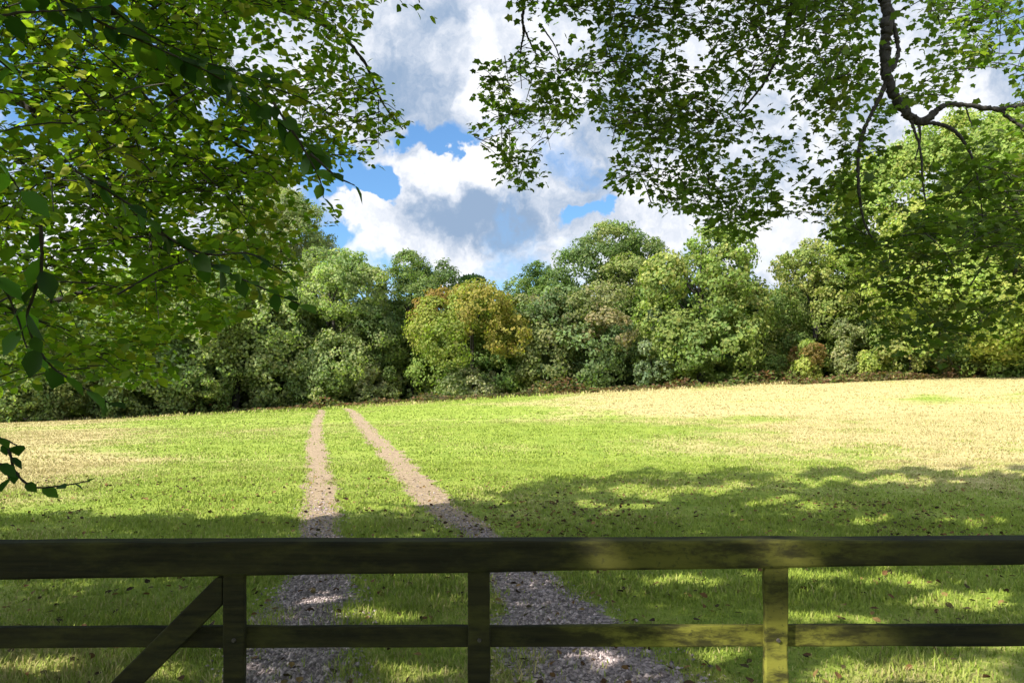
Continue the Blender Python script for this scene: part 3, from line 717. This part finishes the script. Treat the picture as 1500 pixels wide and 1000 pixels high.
# ------------------------------------------------------------------ the wood beyond the field
def crown_leaves(w, h, z0, n_main, pal, leaf, seed, dens=1.0, by_height=False):
    """leaf clumps of a round-headed tree of width w, crown from z0 to h"""
    r = np.random.default_rng(seed); ch = h - z0
    C, R = [], []
    for i in range(n_main):
        t = (i + r.random()) / n_main; prof = math.sqrt(max(0, 1 - ((t - .42) / .62) ** 2)) if t > .42 else .80 + .20 * t / .42
        a = r.uniform(0, 2 * math.pi); rad = w / 2 * prof * (r.random() ** .3)
        rr = w * r.uniform(.17, .27) * (1 - .25 * t); rad = max(0, min(rad, w / 2 * prof - rr * .6))
        C.append((rad * math.cos(a), rad * math.sin(a), z0 + t * ch - (rr * .9 if t > .8 else 0) + (rr * .5 if t < .15 else 0))); R.append(rr)
    C.append((r.normal(0, w * .05), 0, h - w * .15)); R.append(w * .15)
    C = np.array(C); R = np.array(R)
    # sub-clumps over each lobe
    ns = 46; m = len(C)
    v = unit(r.normal(size=(m, ns, 3)) + np.array([0, 0, .25])); SC = (C[:, None] + v * R[:, None, None] * r.uniform(.80, 1.06, (m, ns, 1))).reshape(-1, 3); LD = v.reshape(-1, 3)
    SR = (np.repeat(R, ns) * r.uniform(.16, .32, m * ns)); tint = np.repeat(np.arange(m), ns)
    d = np.linalg.norm(SC[:, None] - C[None], axis=2) / R[None]; keep = (d < .62).sum(1) == 0
    SC, SR, tint, LD = SC[keep], SR[keep], tint[keep], LD[keep]
    nl = np.maximum(9, (SR / leaf) ** 2 * 8.5 * dens).astype(int); idx = np.repeat(np.arange(len(SC)), nl); n = len(idx)
    u = unit(r.normal(size=(n, 3)) + np.array([0, 0, .2])); P = SC[idx] + u * SR[idx][:, None] * r.uniform(.55, 1.12, (n, 1)) * np.array([1.1, 1.1, .8])
    N = unit(u * .7 + LD[idx] * .7 + r.normal(0, .42, (n, 3))); A = np.cross(N, r.normal(size=(n, 3)))
    hk = np.clip((C[:, 2] - z0) / ch + r.normal(0, .22, m), 0, .999); pick = (hk * len(pal)).astype(int) if by_height else r.integers(0, len(pal), m)
    lobe_c = pal[pick] * r.uniform(.85, 1.15, (m, 1)); sub_c = r.uniform(.84, 1.18, (len(SC), 1))
    col = lobe_c[tint[idx]] * sub_c[idx] * r.uniform(.82, 1.18, (n, 1)) * (1 + r.normal(0, .05, (n, 3)))
    return P, A, N, leaf * r.uniform(.7, 1.35, n), np.clip(col * 1.15, .004, .9)


def far_tree(name, label, cat, px, top, wpx, Y, pal, seed, skirt=.08, n_main=30, leaf=.25, trunk=True, dens=1.0, group='trees along the far edge of the field'):
    x = (px - CX) / FPX * Y; gz = float(ground_z(x, Y)); h = EYE + (HY - top) / FPX * Y - gz; w = wpx / FPX * Y
    root = empty(name, (x, Y, gz), label, cat, group)
    P, A, N, s, C = crown_leaves(w * 1.1, h, h * skirt, n_main, np.array(pal), leaf, seed, dens, pal is AUT)
    V, F, C = leaves(P, A, N, s, C, QUAD_V, QUAD_F)
    link('crown' if trunk else 'foliage', np_mesh('crown', V, F, C), M_FAR, root)
    if trunk:
        r = np.random.default_rng(seed + 999); parts = [tube(spline([(0, 0, -.2), (.1, 0, h * .2), (r.normal(0, .3), r.normal(0, .3), h * .55), (r.normal(0, .5), 0, h * .86)], 4), np.linspace(.028 * h, .004 * h, 13), 8)]
        for i in range(7):
            a = r.uniform(0, 6.28); z = h * r.uniform(.22, .6); e = np.array([math.cos(a) * w * .36, math.sin(a) * w * .36, z + h * .2])
            parts.append(tube(spline([(0, 0, z), e * [.5, .5, 1] - [0, 0, h * .06], e], 4), np.linspace(.010 * h, .002 * h, 9), 5))
        V, F, C = join(parts); link('trunk', np_mesh('trunk', V, F, C, True), M_BARK, root)
    else:
        parts = []
        r = np.random.default_rng(seed + 999)
        for i in range(5):
            a = r.uniform(0, 6.28); parts.append(tube(spline([(0, 0, -.1), (math.cos(a) * w * .1, math.sin(a) * w * .1, h * .35), (math.cos(a) * w * .25, math.sin(a) * w * .25, h * .7)], 4), np.linspace(.05, .01, 9), 5))
        V, F, C = join(parts); link('stem', np_mesh('stem', V, F, C, True), M_BARK, root)
    return root


DARK = [(0.065, 0.100, 0.029), (0.081, 0.122, 0.034), (0.098, 0.136, 0.036), (0.073, 0.108, 0.039)]
GREY = [(0.154, 0.191, 0.075), (0.183, 0.216, 0.081), (0.134, 0.175, 0.068), (0.202, 0.225, 0.090)]
PALE = [(0.166, 0.181, 0.077), (0.192, 0.206, 0.083), (0.139, 0.163, 0.068), (0.198, 0.200, 0.098)]
OLIVE = [(0.125, 0.141, 0.052), (0.100, 0.135, 0.052), (0.144, 0.147, 0.064), (0.088, 0.123, 0.052), (0.156, 0.135, 0.067)]
MID = [(0.102, 0.135, 0.043), (0.125, 0.161, 0.050), (0.086, 0.122, 0.043), (0.149, 0.166, 0.056)]
BRIGHT = [(0.132, 0.171, 0.044), (0.160, 0.192, 0.053), (0.110, 0.150, 0.044), (0.187, 0.196, 0.060)]
YELL = [(0.207, 0.234, 0.056), (0.189, 0.228, 0.053), (0.232, 0.246, 0.062), (0.159, 0.204, 0.050)]
AUT = [(0.099, 0.143, 0.040), (0.126, 0.166, 0.042), (0.149, 0.175, 0.040), (0.162, 0.175, 0.038), (0.176, 0.152, 0.036), (0.184, 0.124, 0.036)]
RUST = [(.170, .090, .035), (.150, .110, .036), (.120, .110, .034)]
BLUE = [(.135, .165, .085), (.150, .180, .095), (.120, .155, .080)]

TREES = [
    ('dull grey-green tree at the left end of the wood, mostly hidden by hanging leaves', 40, 405, 250, 66, GREY, .06),
    ('grey-green tree seen through thin foliage, second from the left end of the wood', 205, 390, 210, 70, GREY, .06),
    ('tall pale grey-green tree whose top shows at the edge of the left overhanging leaves', 400, 268, 190, 84, PALE, .10),
    ('broad grey-green tree with low branches just left of the wheel tracks', 345, 375, 190, 73, GREY, .05),
    ('medium grey-green tree standing where the left wheel track ends', 482, 362, 165, 76, GREY, .10),
    ('dark green round-topped tree left of the autumn-coloured tree', 603, 371, 132, 79, MID, .12),
    ('orange and yellow autumn tree in the middle of the wood edge', 690, 416, 178, 72, AUT, .05),
    ('dark olive tree behind the autumn tree on its right', 792, 384, 100, 84, DARK, .1),
    ('olive tree with brownish tinge in front of the tallest dark tree', 845, 425, 180, 73, OLIVE, .05),
    ('tallest dark green tree of the middle, behind the olive tree', 900, 327, 170, 82, DARK + MID, .12),
    ('large bright yellow-green tree right of the tallest dark tree', 1026, 334, 166, 70, BRIGHT, .05),
    ('bright green tree right of the small gap of sky', 1192, 350, 122, 74, BRIGHT, .06),
    ('mid green tree partly behind the hanging right branches', 1262, 352, 140, 78, MID, .06),
    ('very tall yellow-green tree rising behind the crooked limb', 1440, 168, 350, 64, YELL, .12),
    ('small mid green tree below the drooping right branches', 1335, 405, 130, 66, BRIGHT, .05),
    ('light green tree at the right end of the wood, under the drooping branches', 1470, 420, 150, 62, BRIGHT, .05),
]
for i, (lab, px, top, w, Y, pal, sk) in enumerate(TREES):
    far_tree('woodland_tree', lab, 'tree', px, top, w, Y, pal, 100 + i, sk, leaf=(.22, .27, .20, .30, .24, .21, .25, .19, .28, .23, .31, .24, .22, .27, .25, .29)[i], n_main=40 if w > 220 or pal is GREY else 26)

SHRUBS = [
    ('pale bluish bush between the olive tree and the bright tree', 958, 452, 56, 68, BLUE),
    ('orange-brown bush at the edge of the grass right of the bright tree', 1184, 500, 66, 69, RUST + YELL),
    ('pale grey-green upright bush beside the orange-brown bush', 1240, 466, 58, 69, PALE),
    ('yellowish low bush right of the pale upright bush', 1284, 512, 46, 66, YELL),
    ('reddish bush at the wood edge below the drooping leaves', 1382, 498, 60, 64, RUST + OLIVE),
    ('light green bush beside the reddish bush', 1438, 472, 74, 63, BRIGHT),
    ('pale low bush at the foot of the autumn tree', 690, 550, 92, 70, PALE),
    ('pale green bush at the foot of the dark round-topped tree', 548, 528, 62, 74, PALE + MID),
    ('grey-green bush where the wheel tracks reach the wood', 470, 520, 76, 73, GREY),
    ('dull green bush between the two grey-green trees on the left', 285, 540, 90, 68, GREY + MID),
    ('dull green bush near the left end of the wood', 140, 545, 100, 64, MID),
    ('low green bush at the left end of the wood edge', 20, 548, 110, 61, GREY),
    ('small green bush right of the bright tree', 1128, 515, 50, 70, BRIGHT),
]
for i, (lab, px, top, w, Y, pal) in enumerate(SHRUBS):
    far_tree('bush', lab, 'bush', px, top, w, Y, pal, 300 + i, .03, n_main=12, leaf=.20, trunk=False, group='bushes along the wood edge')


def build_pine():
    Y = 96; x = (693 - CX) / FPX * Y; gz = float(ground_z(x, Y)); h = EYE + (HY - 402) / FPX * Y - gz
    root = empty('pine_tree', (x, Y, gz), 'dark pine tip poking above the autumn tree', 'tree', 'trees along the far edge of the field')
    r = np.random.default_rng(5); parts = []
    for z, w in ((h - .7, 1.6), (h - 1.6, 1.3), (h - 2.8, 2.2), (h - 4.2, 2.6), (h - 6, 3)):
        n = 700; v = unit(r.normal(size=(n, 3))) * r.random((n, 1)) ** .4; P = v * [w, w, .5] + [r.normal(0, .3), 0, z]
        parts.append(leaves(P, unit(v + [0, 0, .6]), r.normal(size=(n, 3)), r.uniform(.2, .4, n), np.array([(.035, .06, .03)]) * r.uniform(.7, 1.3, (n, 1)), QUAD_V, QUAD_F))
    V, F, C = join(parts); link('crown', np_mesh('crown', V, F, C), M_FAR, root)
    V, F, C = tube([(0, 0, -.2), (0, 0, h * .5), (0, 0, h - .4)], [.25, .16, .04]); link('trunk', np_mesh('trunk', V, F, C, True), M_BARK, root)


build_pine()


def build_mass():
    # the rest of the wood behind and beside the front trees, and its brown bracken margin
    parts = []; r = np.random.default_rng(77); k = 0
    for x in np.arange(-92, 95, 6.5):
        side = abs(x) > 56
        for Y in ((81, 88, 97) if not side else (78, 90)):
            X = x + r.normal(0, 1.5); P, A, N, s, C = crown_leaves(r.uniform(9, 11), r.uniform(9.5, 11.5) if Y > 85 or side else 6, .1, 18, np.array((GREY + MID) if x < -6 else (DARK + MID)), .48, 700 + k, .8); k += 1
            V, F, C = leaves(P + [X, Y, float(ground_z(X, Y))], A, N, s, C, QUAD_V, QUAD_F); parts.append((V, F, C))
    V, F, C = join(parts); link('woodland', np_mesh('woodland', V, F, C), M_FAR, kind='stuff', label='dark mass of woodland behind the front row of trees', category='woodland')
    n = 17000; X = r.uniform(-62, 62, n); px = CX + X / 66 * FPX
    Y = 65.5 - .02 * X + r.normal(0, .7, n) + np.where(X < -8, 3.5 - 0.10 * np.maximum(-X - 18, 0), 0) + np.where(X > 22, -3, 0); h = r.random(n) ** 1.5 * (.28 + 1.25 * vnoise(X, X * 0, 2.4, 21) ** 2)
    Z = ground_z(X, Y) + h; a = r.uniform(0, 6.28, n); A = np.stack([np.cos(a), np.sin(a), r.uniform(-.3, .6, n)], 1)
    pal = np.array([(.09, .115, .035), (.11, .13, .04), (.12, .060, .032), (.09, .055, .03), (.15, .10, .045), (.07, .085, .028), (.06, .05, .025)])
    V, F, C = leaves(np.stack([X, Y, Z], 1), A, r.normal(0, .5, (n, 3)) + [0, -.3, 1], r.uniform(.15, .34, n), pal[np.clip((vnoise(X, Y, 3.2, 22) * 9 - 1 + r.normal(0, 1.2, n)).astype(int), 0, 6)] * r.uniform(.7, 1.3, (n, 1)), QUAD_V, QUAD_F)
    link('bracken', np_mesh('bracken', V, F, C), M_FAR, kind='stuff', label='reddish brown bracken along the foot of the wood', category='bracken')


build_mass()
